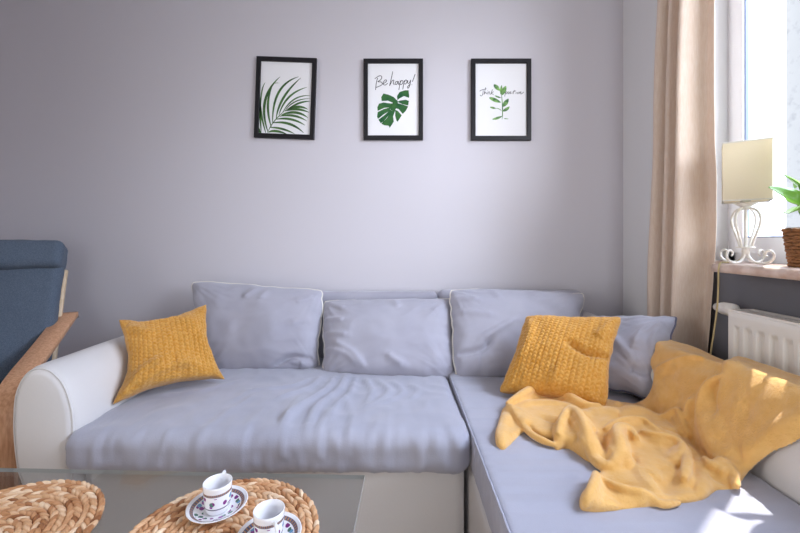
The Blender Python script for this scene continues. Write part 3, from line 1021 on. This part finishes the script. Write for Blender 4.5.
# ------------------------------------------------------------------ curtain
plan_pts = [(1.126, 1.384), (1.132, 1.408), (1.132, 1.430), (1.104, 1.440), (1.062, 1.446), (1.034, 1.453), (1.030, 1.466), (1.052, 1.488), (1.090, 1.512), (1.095, 1.528),
            (1.068, 1.538), (1.048, 1.545), (1.050, 1.562), (1.088, 1.580), (1.096, 1.598), (1.066, 1.608), (1.042, 1.622), (1.046, 1.645), (1.080, 1.662), (1.10, 1.69)]
cp = smooth_path([np.array(p) for p in plan_pts], 7)
rows = 90
rings = []
for r in range(rows + 1):
    zc = .03 + (CEIL - .06 - .03) * r / rows
    f_up = np.clip((zc - .8) / 1.7, 0, 1)
    dn = np.clip((1.15 - zc) / .8, 0, 1)
    y = 1.31 + (cp[:, 1] - 1.31) * (1 - .30 * f_up) + .02 * f_up + .075 * dn ** 1.5 * np.exp(-((cp[:, 1] - 1.31) / .16) ** 2)
    amp = 1 - .25 * f_up
    x = 1.075 + (cp[:, 0] - 1.075) * amp
    p3 = np.stack([x, y, np.full(len(x), zc)], 1)
    wv = nz(p3, (14, 14, 2.2), 3.0) * .006 + nz(p3, (40, 40, 12), 8.0) * .0016
    p3[:, 0] += wv
    p3[:, 1] += nz(p3, (9, 9, 1.6), 6.0) * .006
    rings.append(p3)
nC = len(cp)
V = np.vstack(rings)
Fc = [(r * nC + j, r * nC + j + 1, (r + 1) * nC + j + 1, (r + 1) * nC + j) for r in range(rows) for j in range(nC - 1)]
cu = thing('curtain', 'full length beige linen curtain gathered beside the window', 'curtain', (1.08, 1.48, .0))
cc = obj('cloth', V, Fc, M_curtain, cu)
md = cc.modifiers.new('thick', 'SOLIDIFY'); md.thickness = .0016
MB().box((1.05, 1.30, CEIL - .035), (1.12, 1.70, CEIL)).build('rail', M_white, cu, smooth=False)

# ------------------------------------------------------------------ radiator
rd = thing('radiator', 'white panel radiator under the stone window sill', 'radiator', (1.09, .75, .15))
RY0, RY1, RZ0, RZ1, RX0, RX1 = .25, 1.245, .15, .776, 1.05, 1.132
ys_ = np.arange(RY0, RY1 + 1e-6, .002)
zs_ = np.concatenate([[RZ0, RZ0 + .004], np.linspace(RZ0 + .02, RZ0 + .07, 8), np.linspace(RZ0 + .09, RZ1 - .10, 8), np.linspace(RZ1 - .075, RZ1 - .035, 9), [RZ1 - .02, RZ1 - .005, RZ1]])
V = []
for zz in zs_:
    for yy in ys_:
        ph = ((RY1 - .03 - yy) / .0405)
        fr_ = ph - math.floor(ph)
        inset = .5 + .5 * math.cos(2 * PI * fr_)
        inset = min(1, max(0, (inset - .25) / .5))
        e = min((zz - RZ0 - .025) / .03, (RZ1 - .04 - zz) / .02, (yy - RY0 - .02) / .01, (RY1 - .02 - yy) / .008)
        e = min(1, max(0, e)); e = e * e * (3 - 2 * e)
        rim_ = .006 if (zz < RZ0 + .002 or zz > RZ1 - .002) else (.001 if (zz < RZ0 + .005 or zz > RZ1 - .006) else 0)
        V.append((RX0 + rim_ + .009 * inset * e, yy, zz))
n_ = len(ys_)
Fc = [(i * n_ + j, i * n_ + j + 1, (i + 1) * n_ + j + 1, (i + 1) * n_ + j) for i in range(len(zs_) - 1) for j in range(n_ - 1)]
pnl = obj('front_panel', V, Fc, M_rad, rd)
md = pnl.modifiers.new('thick', 'SOLIDIFY'); md.thickness = .002; md.offset = -1
MB().add(*rbox((RX1 - .012, RY0, RZ0 + .01), (RX1, RY1, RZ1 - .01), .003, .03)).build('rear_panel', M_rad, rd)
MB().add(*rbox((RX0 + .005, RY1 - .003, RZ0 + .01), (RX1, RY1 + .004, RZ1 + .004), .002, .015)).build('side_cover', M_rad, rd)
m = MB()
m.box((RX0 + .004, RY0, RZ1 - .004), (RX0 + .014, RY1, RZ1 + .004)); m.box((RX1 - .012, RY0, RZ1 - .004), (RX1, RY1, RZ1 + .004))
m.box((RX0 + .036, RY0, RZ1 - .004), (RX0 + .042, RY1, RZ1 + .003))
for k in range(int((RY1 - RY0) / .014)):
    m.box((RX0 + .01, RY0 + k * .014, RZ1 - .004), (RX1 - .01, RY0 + k * .014 + .006, RZ1 + .003))
m.build('top_grille', M_rad, rd, smooth=False)
vz = .772


def lathe_y(prof, c, n=24):
    v, f = lathe(prof, (0, 0, 0), n)
    return np.stack([c[0] + v[:, 0], c[1] + v[:, 2], c[2] + v[:, 1]], 1), f


vb = MB().add(*lathe_y([(0, 0), (.017, 0), (.021, .006), (.0215, .02), (.0205, .045), (.018, .055), (.0125, .06), (.0125, .075), (0, .075)], (1.085, 1.258, vz))).build('thermostat_valve', M_rad, rd)
MB().tube(smooth_path([(1.085, 1.25, vz), (1.085, 1.285, vz), (1.087, 1.312, vz), (1.10, 1.322, vz), (WX - .001, 1.322, vz)], 6), .008, 10).build('pipe', M_rad, rd)
for y_ in (.45, 1.0):
    MB().box((RX1 - .01, y_, RZ0 + .1), (WX - .001, y_ + .04, RZ1 - .1)).build('bracket', M_rad, rd, smooth=False)

# ------------------------------------------------------------------ lamp
LX, LY = 1.122, 1.262
lamp = thing('table_lamp', 'white wrought iron table lamp with square cream shade on the window sill', 'lamp', (LX, LY, SILL))
ang0 = math.radians(-38.5)
ex, ey = np.array((math.cos(ang0), math.sin(ang0), 0)), np.array((-math.sin(ang0), math.cos(ang0), 0))
ctr = np.array((LX, LY, 0))
hs = .0585
m = MB()
z0_, z1_ = 1.124, 1.312
for inn in (0, 1):
    pass
ring = lambda h, zz: [tuple(ctr + ex * sx * h + ey * sy * h + np.array((0, 0, zz))) for sx, sy in ((-1, -1), (1, -1), (1, 1), (-1, 1))]
V = ring(hs, z0_) + ring(hs, z1_) + ring(hs - .0025, z0_) + ring(hs - .0025, z1_)
Fc = []
for j in range(4):
    k = (j + 1) % 4
    Fc += [(j, k, 4 + k, 4 + j), (8 + j, 12 + j, 12 + k, 8 + k), (j, 8 + j, 8 + k, k), (4 + j, 4 + k, 12 + k, 12 + j)]
sh = obj('lamp_shade', V, Fc, M_shade, lamp, smooth=False)
m = MB()
for zz in (z0_, z1_ - .004):
    a_, b_ = ring(hs + .0008, zz), ring(hs + .0008, zz + .004)
    c_, d_ = ring(hs - .003, zz), ring(hs - .003, zz + .004)
    V = a_ + b_ + c_ + d_
    obj('trim', V, Fc, M_pipe, sh, smooth=False)
m = MB()
m.tube([(LX, LY, SILL + .018), (LX, LY, 1.21)], .0045, 12)
m.add(*lathe([(0, .0), (.024, .0), (.025, .0025), (.024, .005), (0, .005)], (LX, LY, .974), 28))
m.add(*lathe([(0, .0), (.014, .0), (.016, .005), (.013, .009), (.018, .012), (.030, .020), (.031, .022), (.010, .022), (0, .022)], (LX, LY, 1.098), 28))
m.add(*lathe([(0, .0), (.008, .0), (.011, .012), (.008, .024), (0, .024)], (LX, LY, .952), 20))
m.build('stem', M_iron, lamp)
MB().add(*lathe([(0, 0), (.013, 0), (.013, .04), (0, .04)], (LX, LY, 1.12), 18)).add(*lathe([(.004, 0), (.012, .008), (.022, .03), (.024, .045), (.018, .06), (.008, .068), (0, .069)], (LX, LY, 1.16), 20)).build('bulb', M_white, lamp)
for sx, sy in ((-1, -1), (1, -1), (1, 1), (-1, 1)):
    a_ = ang0 + PI / 4 + math.atan2(sy, sx) - PI / 4 + .12
    dr = np.array((math.cos(a_), math.sin(a_), 0))
    pts = [ctr + dr * r_ + np.array((0, 0, zz)) for r_, zz in ((.013, 1.102), (.026, 1.098), (.038, 1.085), (.043, 1.067), (.040, 1.045), (.031, 1.020), (.022, .995), (.018, .978))]
    MB().tube(smooth_path(pts, 6), .0037, 10).build('cage_rod', M_iron, lamp)
    fp = [(.006, .966), (.010, .945), (.024, .931), (.045, .9275), (.064, .931), (.0765, .942), (.078, .957), (.069, .967), (.058, .964), (.055, .955), (.060, .949)]
    pts = [ctr + dr * r_ + np.array((0, 0, zz)) for r_, zz in fp]
    MB().tube(smooth_path(pts, 6), np.linspace(.0042, .0030, (len(fp) - 1) * 6 + 1), 10).build('scroll_foot', M_iron, lamp)
cord = [(LX, LY, .945), (LX - .03, LY + .005, .929), (1.06, 1.262, .928), (1.032, 1.252, .926), (1.022, 1.247, .905), (1.030, 1.258, .85), (1.036, 1.27, .78), (1.038, 1.285, .70), (1.036, 1.30, .60), (1.03, 1.31, .45), (1.02, 1.315, .02)]
MB().tube(smooth_path(cord, 8), .0026, 8).build('cord', M_cable, lamp)

# ------------------------------------------------------------------ plant
PXc, PYc = 1.163, 1.085
plant = thing('potted_plant', 'green strap-leaved plant in a brown wicker pot on the window sill', 'plant', (PXc, PYc, SILL))
m = MB()
for k in range(11):
    zz = SILL + .006 + k * .0098
    rr = .052 + .012 * k / 10
    pts = [(PXc + (rr + .0024 * math.sin(14 * a + k * PI)) * math.cos(a), PYc + (rr + .0024 * math.sin(14 * a + k * PI)) * math.sin(a), zz + .0012 * math.sin(23 * a + k)) for a in np.linspace(0, 2 * PI, 96, endpoint=False)]
    m.tube(pts, .0056, 7, True)
m.build('pot', M_wicker, plant)
MB().add(*lathe([(0, .003), (.047, .003), (.0605, .112), (.0635, .112), (.0635, .108), (.058, .108), (.057, .095), (0, .098)], (PXc, PYc, SILL), 40)).build('liner', M_liner, plant)
MB().add(*lathe([(.056, .094), (.03, .1), (0, .101)], (PXc, PYc, SILL), 24)).build('soil', M_soil, plant)


def strap_leaf(path, w_, twist=0.0):
    pts = smooth_path(path, 8)
    k = len(pts)
    T = np.gradient(pts, axis=0)
    T /= np.linalg.norm(T, axis=1)[:, None]
    V, Fc = [], []
    for i in range(k):
        t = i / (k - 1)
        side = np.cross(T[i], (0, 0, 1.0))
        side /= np.linalg.norm(side) + 1e-9
        upv = np.cross(side, T[i])
        side = side * math.cos(twist) + upv * math.sin(twist)
        upv = np.cross(side, T[i])
        ww = w_ * .5 * (min(1, t / .35) ** .6 * .75 + .25) * max(.03, 1 - max(0, (t - .68) / .32) ** 2.2)
        for j in range(7):
            s = (j - 3) / 3
            V.append(pts[i] + side * ww * s + upv * (abs(s) ** 1.5 * ww * .35))
    for i in range(k - 1):
        for j in range(6):
            Fc.append((i * 7 + j, i * 7 + j + 1, (i + 1) * 7 + j + 1, (i + 1) * 7 + j))
    return np.array(V), Fc


B0 = np.array((PXc, PYc, SILL + .098))
leaf_paths = [([B0, B0 + (-.010, -.005, .05), at(800, 204, 1.075), at(784, 195, 1.09), at(768.5, 187, 1.10)], .062, .75),
              ([B0, B0 + (.01, .02, .06), at(812, 200, 1.15), at(800, 188, 1.17), at(783, 174, 1.18)], .062, .5),
              ([B0, B0 + (0, -.01, .05), at(812, 204, 1.03), at(800, 209, 1.0), at(789, 213, .97)], .062, -.5),
              ([B0, B0 + (.01, .02, .08), B0 + (.05, .08, .15), B0 + (.07, .13, .14)], .038, .2),
              ([B0, B0 + (-.01, -.03, .08), B0 + (-.05, -.10, .17), B0 + (-.09, -.17, .18)], .042, .2),
              ([B0, B0 + (.01, -.03, .10), B0 + (.03, -.10, .20), B0 + (.05, -.19, .22)], .042, -.2),
              ([B0, B0 + (-.02, -.01, .10), B0 + (-.05, -.06, .22), B0 + (-.07, -.10, .30)], .040, .3),
              ([B0, B0 + (.0, .0, .12), B0 + (.02, -.03, .26), B0 + (.0, -.09, .34)], .042, .0),
              ([B0, B0 + (-.02, -.03, .04), B0 + (-.07, -.10, .07), B0 + (-.13, -.15, .05)], .040, .0)]
for p, w_, tw in leaf_paths:
    lf = obj('leaf', *strap_leaf(p, w_, tw), M_leaf, plant)
    md = lf.modifiers.new('thick', 'SOLIDIFY'); md.thickness = .0012

# ------------------------------------------------------------------ armchair
chair = thing('armchair', 'blue-grey high-backed armchair with bent plywood arms beside the sofa', 'armchair', (-1.6, 1.5, 0))
R0 = np.array((-1.465, 1.72, 0.0))
fv, rv = np.array((.433, -.901, 0)), np.array((.901, .433, 0))
UPV = np.array((0, 0, 1.0))


def cpos(a, r, zz): return R0 + fv * a + rv * r + UPV * zz


def band(path, off, width, th):
    """bent plywood strip: path of (forward, height)"""
    pp = smooth_path([np.array(p, float) for p in path], 8)
    T = np.gradient(pp, axis=0)
    T /= np.linalg.norm(T, axis=1)[:, None]
    n2 = np.stack([-T[:, 1], T[:, 0]], 1)
    rings = []
    for p, n_ in zip(pp, n2):
        ring_ = []
        for dr, dn in ((-1, -1), (-.94, -1.0), (.94, -1.0), (1, -.8), (1, .8), (.94, 1), (-.94, 1), (-1, .8)):
            q = p + n_ * dn * th / 2
            ring_.append(cpos(q[0], off + dr * width / 2, q[1]))
        rings.append(np.array(ring_))
    return loft(rings)


arm_path = [(-.02, .668), (.10, .636), (.22, .603), (.34, .572), (.44, .548), (.51, .522), (.553, .475), (.572, .40), (.575, .28), (.570, .14), (.560, .012)]
CW = .60
for off in (0, -CW):
    MB().add(*band(arm_path, off, .072, .022)).build('arm', M_ply, chair)
    up = [(-.066, .86), (-.046, .82), (.006, .69), (.066, .54), (.11, .42), (.20, .34), (.36, .32), (.56, .34)]
    MB().add(*band(up, off - .028 if off == 0 else off + .028, .03, .018)).build('upright', M_plyl, chair)
    MB().add(*band([(.56, .02), (.35, .012), (.1, .012), (-.12, .02)], off, .05, .02)).build('runner', M_ply, chair)
    MB().add(*band([(.11, .628), (.10, .45), (.06, .2), (.02, .02)], off - .075 if off == 0 else off + .075, .04, .02)).build('rear_leg', M_ply, chair)
    MB().add(*tube([cpos(-.025, off + .025, .655), cpos(-.025, off + .036, .655)], .006, 10)).build('bolt', M_steel, chair)
for a_, zz in ((.53, .36), (.10, .40), (.555, .25)):
    MB().add(*rbox((0, 0, 0), (1, 1, 1), .1, .5)).v  # sizes follow below
    v, f = rbox((-CW + .02, -.011, -.03), (-.02, .011, .03), .004, .02)
    obj('crossbar', np.array([cpos(a_ - y, x, zz + z_) for x, y, z_ in v]), f, M_ply, chair)


def pad(name, path, w0, w1, th, mat, bulge=.0):
    """upholstered pad that follows a side path of (forward, height)"""
    pp = smooth_path([np.array(p, float) for p in path], 10)
    L = np.concatenate([[0], np.cumsum(np.linalg.norm(np.diff(pp, axis=0), axis=1))])

    def disp(P, N):
        return .004 * nz(P, (9, 9, 9), 2.0) + .0015 * nz(P, 30, 4.0)
    v, f = rbox((w0, 0, -th / 2), (w1, L[-1], th / 2), min(th * .46, .03), .012, disp)
    out = []
    for x, s, t in v:
        s_ = min(max(s, 0), L[-1])
        q = np.array((np.interp(s_, L, pp[:, 0]), np.interp(s_, L, pp[:, 1])))
        q2 = np.array((np.interp(min(s_ + .01, L[-1]), L, pp[:, 0]), np.interp(min(s_ + .01, L[-1]), L, pp[:, 1])))
        q1 = np.array((np.interp(max(s_ - .01, 0), L, pp[:, 0]), np.interp(max(s_ - .01, 0), L, pp[:, 1])))
        d_ = (q2 - q1) / (np.linalg.norm(q2 - q1) + 1e-9)
        n_ = np.array((d_[1], -d_[0]))
        q = q + n_ * (t + bulge * (1 - ((x - (w0 + w1) / 2) / ((w1 - w0) / 2)) ** 2)) + d_ * (s - s_)
        out.append(cpos(q[0], x, q[1]))
    return obj(name, np.array(out), f, mat, chair)


pad('seat_cushion', [(.13, .415), (.30, .405), (.48, .425), (.585, .43)], -CW + .04, -.04, .085, M_dark)
pad('back_cushion', [(.165, .44), (.125, .54), (.06, .69), (.0, .83), (-.03, .90)], -CW + .015, -.015, .075, M_chair, .008)
pad('headrest', [(.005, .868), (-.03, .94), (-.048, .985)], -CW + .012, -.012, .12, M_chair, .008)

# ------------------------------------------------------------------ coffee table
TZ = .43
tb = thing('coffee_table', 'rectangular clear glass coffee table in front of the sofa', 'table', (-.62, .65, 0))


def quad_slab(cor, z0, z1):
    V = [(x, y, z0) for x, y in cor] + [(x, y, z1) for x, y in cor]
    return V, [(0, 3, 2, 1), (4, 5, 6, 7)], [(0, 1, 5, 4), (1, 2, 6, 5), (2, 3, 7, 6), (3, 0, 4, 7)]


rot = math.radians(-1.9)
cnr = np.array((-.083, .945))
ux, uy = np.array((math.cos(rot), math.sin(rot))), np.array((-math.sin(rot), math.cos(rot)))
cor = [cnr, cnr - ux * 1.10, cnr - ux * 1.10 - uy * .60, cnr - uy * .60]
V, f1, f2 = quad_slab(cor, TZ - .010, TZ)
top_ = obj('table_top', V, f1 + f2, M_glass, tb, smooth=False)
top_.data.materials.append(M_edge)
for p in top_.data.polygons:
    if abs(p.normal.z) < .5: p.material_index = 1
for lx, ly in ((-.27, .80), (-.98, .84), (-.27, .43), (-.98, .43)):
    MB().add(*lathe([(0, 0), (.02, 0), (.02, .004), (.014, .008), (.014, TZ - .016), (.022, TZ - .0105), (0, TZ - .0105)], (lx, ly, 0), 24)).build('leg', M_steel, tb)


def woven_mat(label, c, seed):
    rr = random.Random(seed)
    V, Fc, tone = [], [], []
    R, pitch = .183, .0128
    zt = TZ + .0078
    k = 0
    rad = R - .008
    while rad > .004:
        n = max(3, int(round(2 * PI * rad / .0150)))
        ph = rr.random() * 6
        for i in range(n):
            a = ph + 2 * PI * (i + rr.uniform(-.12, .12)) / n
            tw = (.46 if k % 2 else -.30) + rr.uniform(-.12, .12)
            L_, w_, h_ = .0132 * rr.uniform(.9, 1.15), .0060 * rr.uniform(.85, 1.1), .0072 * rr.uniform(.85, 1.1)
            o = np.array((c[0] + rad * math.cos(a), c[1] + rad * math.sin(a), zt + rr.uniform(-.0008, .0008)))
            d = a + PI / 2 + tw
            e1, e2 = np.array((math.cos(d), math.sin(d), .10)), np.array((-math.sin(d), math.cos(d), 0))
            e3 = np.array((0, 0, 1.0))
            b0 = len(V)
            t_ = min(1, max(0, rr.gauss(.55, .26)))
            nl, nr = 8, 9
            for q in range(nl + 1):
                la_ = -PI / 2 + PI * q / nl
                cr = math.cos(la_) ** .7 if math.cos(la_) > 1e-6 else 0
                for j in range(nr):
                    b_ = 2 * PI * j / nr
                    V.append(o + e1 * L_ * math.sin(la_) + e2 * w_ * cr * math.cos(b_) + e3 * max(-.006, h_ * cr * math.sin(b_)))
                    tone.append(min(1, max(0, t_ + .1 * math.sin(b_ * 3 + q))))
            for q in range(nl):
                for j in range(nr):
                    Fc.append((b0 + q * nr + j, b0 + q * nr + (j + 1) % nr, b0 + (q + 1) * nr + (j + 1) % nr, b0 + (q + 1) * nr + j))
        rad -= pitch
        k += 1
    bv, bf = lathe([(0, .0012), (R - .006, .0012), (R - .004, .004), (R - .006, .0065), (0, .0065)], (c[0], c[1], TZ), 64)
    b0 = len(V)
    V += list(bv)
    tone += [.05] * len(bv)
    Fc += [tuple(i + b0 for i in f) for f in bf]
    o = obj('placemat', V, Fc, M_weave, base=(c[0], c[1], TZ))
    at_ = o.data.attributes.new('tone', 'FLOAT', 'POINT')
    at_.data.foreach_set('value', tone)
    tag(o, label, 'placemat', 'woven round placemats')
    return o


woven_mat('empty round woven placemat at the left end of the glass table', (-.775, .727), 3)
woven_mat('round woven placemat under the two printed coffee cups', (-.335, .732), 5)
MZ = TZ + .0138


def coffee_set(c, handle_ang, lab_c, lab_s):
    prof = [(0, .0), (.028, .0), (.030, .002), (.031, .0035), (.046, .0095), (.0565, .0165), (.0582, .0182), (.0575, .0190), (.0555, .0182), (.045, .0122), (.030, .0062), (.022, .0052), (0, .005)]
    s = MB().add(*lathe(prof, (c[0], c[1], MZ), 64)).build('saucer', M_sauc, base=(c[0], c[1], MZ))
    tag(s, lab_s, 'saucer', 'printed porcelain saucers')
    zc = MZ + .0056
    cup = thing('coffee_cup', lab_c, 'cup', (c[0], c[1], zc), 'printed porcelain cups')
    prof = [(0, .0012), (.018, .0012), (.019, 0), (.0205, 0), (.0222, .003), (.0235, .008), (.0255, .020), (.0268, .036), (.0276, .052), (.0279, .0565), (.0272, .0572), (.0262, .0565), (.0252, .045), (.0240, .022), (.0218, .008), (.017, .0045), (0, .004)]
    MB().add(*lathe(prof, (c[0], c[1], zc), 56)).build('body', M_cup, cup)
    dr = np.array((math.cos(handle_ang), math.sin(handle_ang), 0))
    hpz = [(.0262, .046), (.036, .0515), (.0455, .050), (.0485, .040), (.0455, .029), (.037, .020), (.0250, .0165)]
    P = smooth_path([np.array((c[0], c[1], zc)) + dr * r_ + np.array((0, 0, z_)) for r_, z_ in hpz], 6)
    MB().tube(P, .0030, 10).build('handle', M_pvc, cup)


coffee_set((-.371, .798), math.radians(98), 'white coffee cup with purple flowers, the left one farther from the table edge', 'flower-printed saucer beneath the left-hand coffee cup')
coffee_set((-.2385, .716), math.radians(-56), 'white coffee cup with purple flowers, the right one nearer the camera', 'flower-printed saucer beneath the right-hand coffee cup')

# ------------------------------------------------------------------ light
wd = bpy.data.worlds.new('daylight')
bpy.context.scene.world = wd
wd.use_nodes = True
bg = wd.node_tree.nodes['Background']
bg.inputs['Color'].default_value = (.93, .96, 1.0, 1)
bg.inputs['Strength'].default_value = .80


def area(name, loc, target, sx, sy, power, col):
    l = bpy.data.lights.new(name, 'AREA')
    l.shape = 'RECTANGLE'
    l.size, l.size_y, l.energy, l.color = sx, sy, power, col
    o = bpy.data.objects.new(name, l)
    C.objects.link(o)
    o.location = loc
    o.rotation_euler = (Vector(target) - Vector(loc)).to_track_quat('-Z', 'Y').to_euler()
    return o


area('window_daylight', (3.7, -2.3, 2.2), (.2, 1.6, 1.15), 3.4, 2.2, 350, (.93, .95, 1.0))
area('sky_daylight', (2.7, .55, 3.0), (.0, 1.25, .4), 1.8, 1.3, 185, (.76, .84, 1.0))
area('rear_fill', (.35, -2.38, 1.15), (.95, 2.0, 1.2), 1.3, 1.9, 7, (.95, .97, 1.0)).data.spread = math.radians(95)  # added fill from the unseen rear, narrowed towards the dim right corner
area('left_fill', (-2.7, -.1, 1.25), (1.1, 1.1, .9), 1.1, 1.9, 10, (1.0, .97, .93)).data.spread = math.radians(85)  # added fill by the closed left wall, lifts radiator and right wall
sn = bpy.data.lights.new('sun', 'SUN')
sn.energy, sn.angle, sn.color = 9.0, math.radians(.6), (1.0, .93, .82)
so = bpy.data.objects.new('sun', sn)
C.objects.link(so)
so.rotation_euler = Vector((-.42, -.35, -.75)).to_track_quat('-Z', 'Y').to_euler()

# ------------------------------------------------------------------ camera
cam = bpy.data.cameras.new('camera')
cam.sensor_width = 36
cam.lens = F * 36 / 800
cam.shift_x = (400 - CX) / 800
cam.shift_y = -(266.5 - CY) / 800
cam.clip_start = .01
co = bpy.data.objects.new('camera', cam)
C.objects.link(co)
co.location = (0, 0, EYE)
co.rotation_euler = (PI / 2, 0, 0)
sc = bpy.context.scene
sc.camera = co
sc.view_settings.view_transform = 'Standard'
sc.view_settings.look = 'None'
sc.view_settings.gamma = 1
sc.view_settings.exposure = 0.24
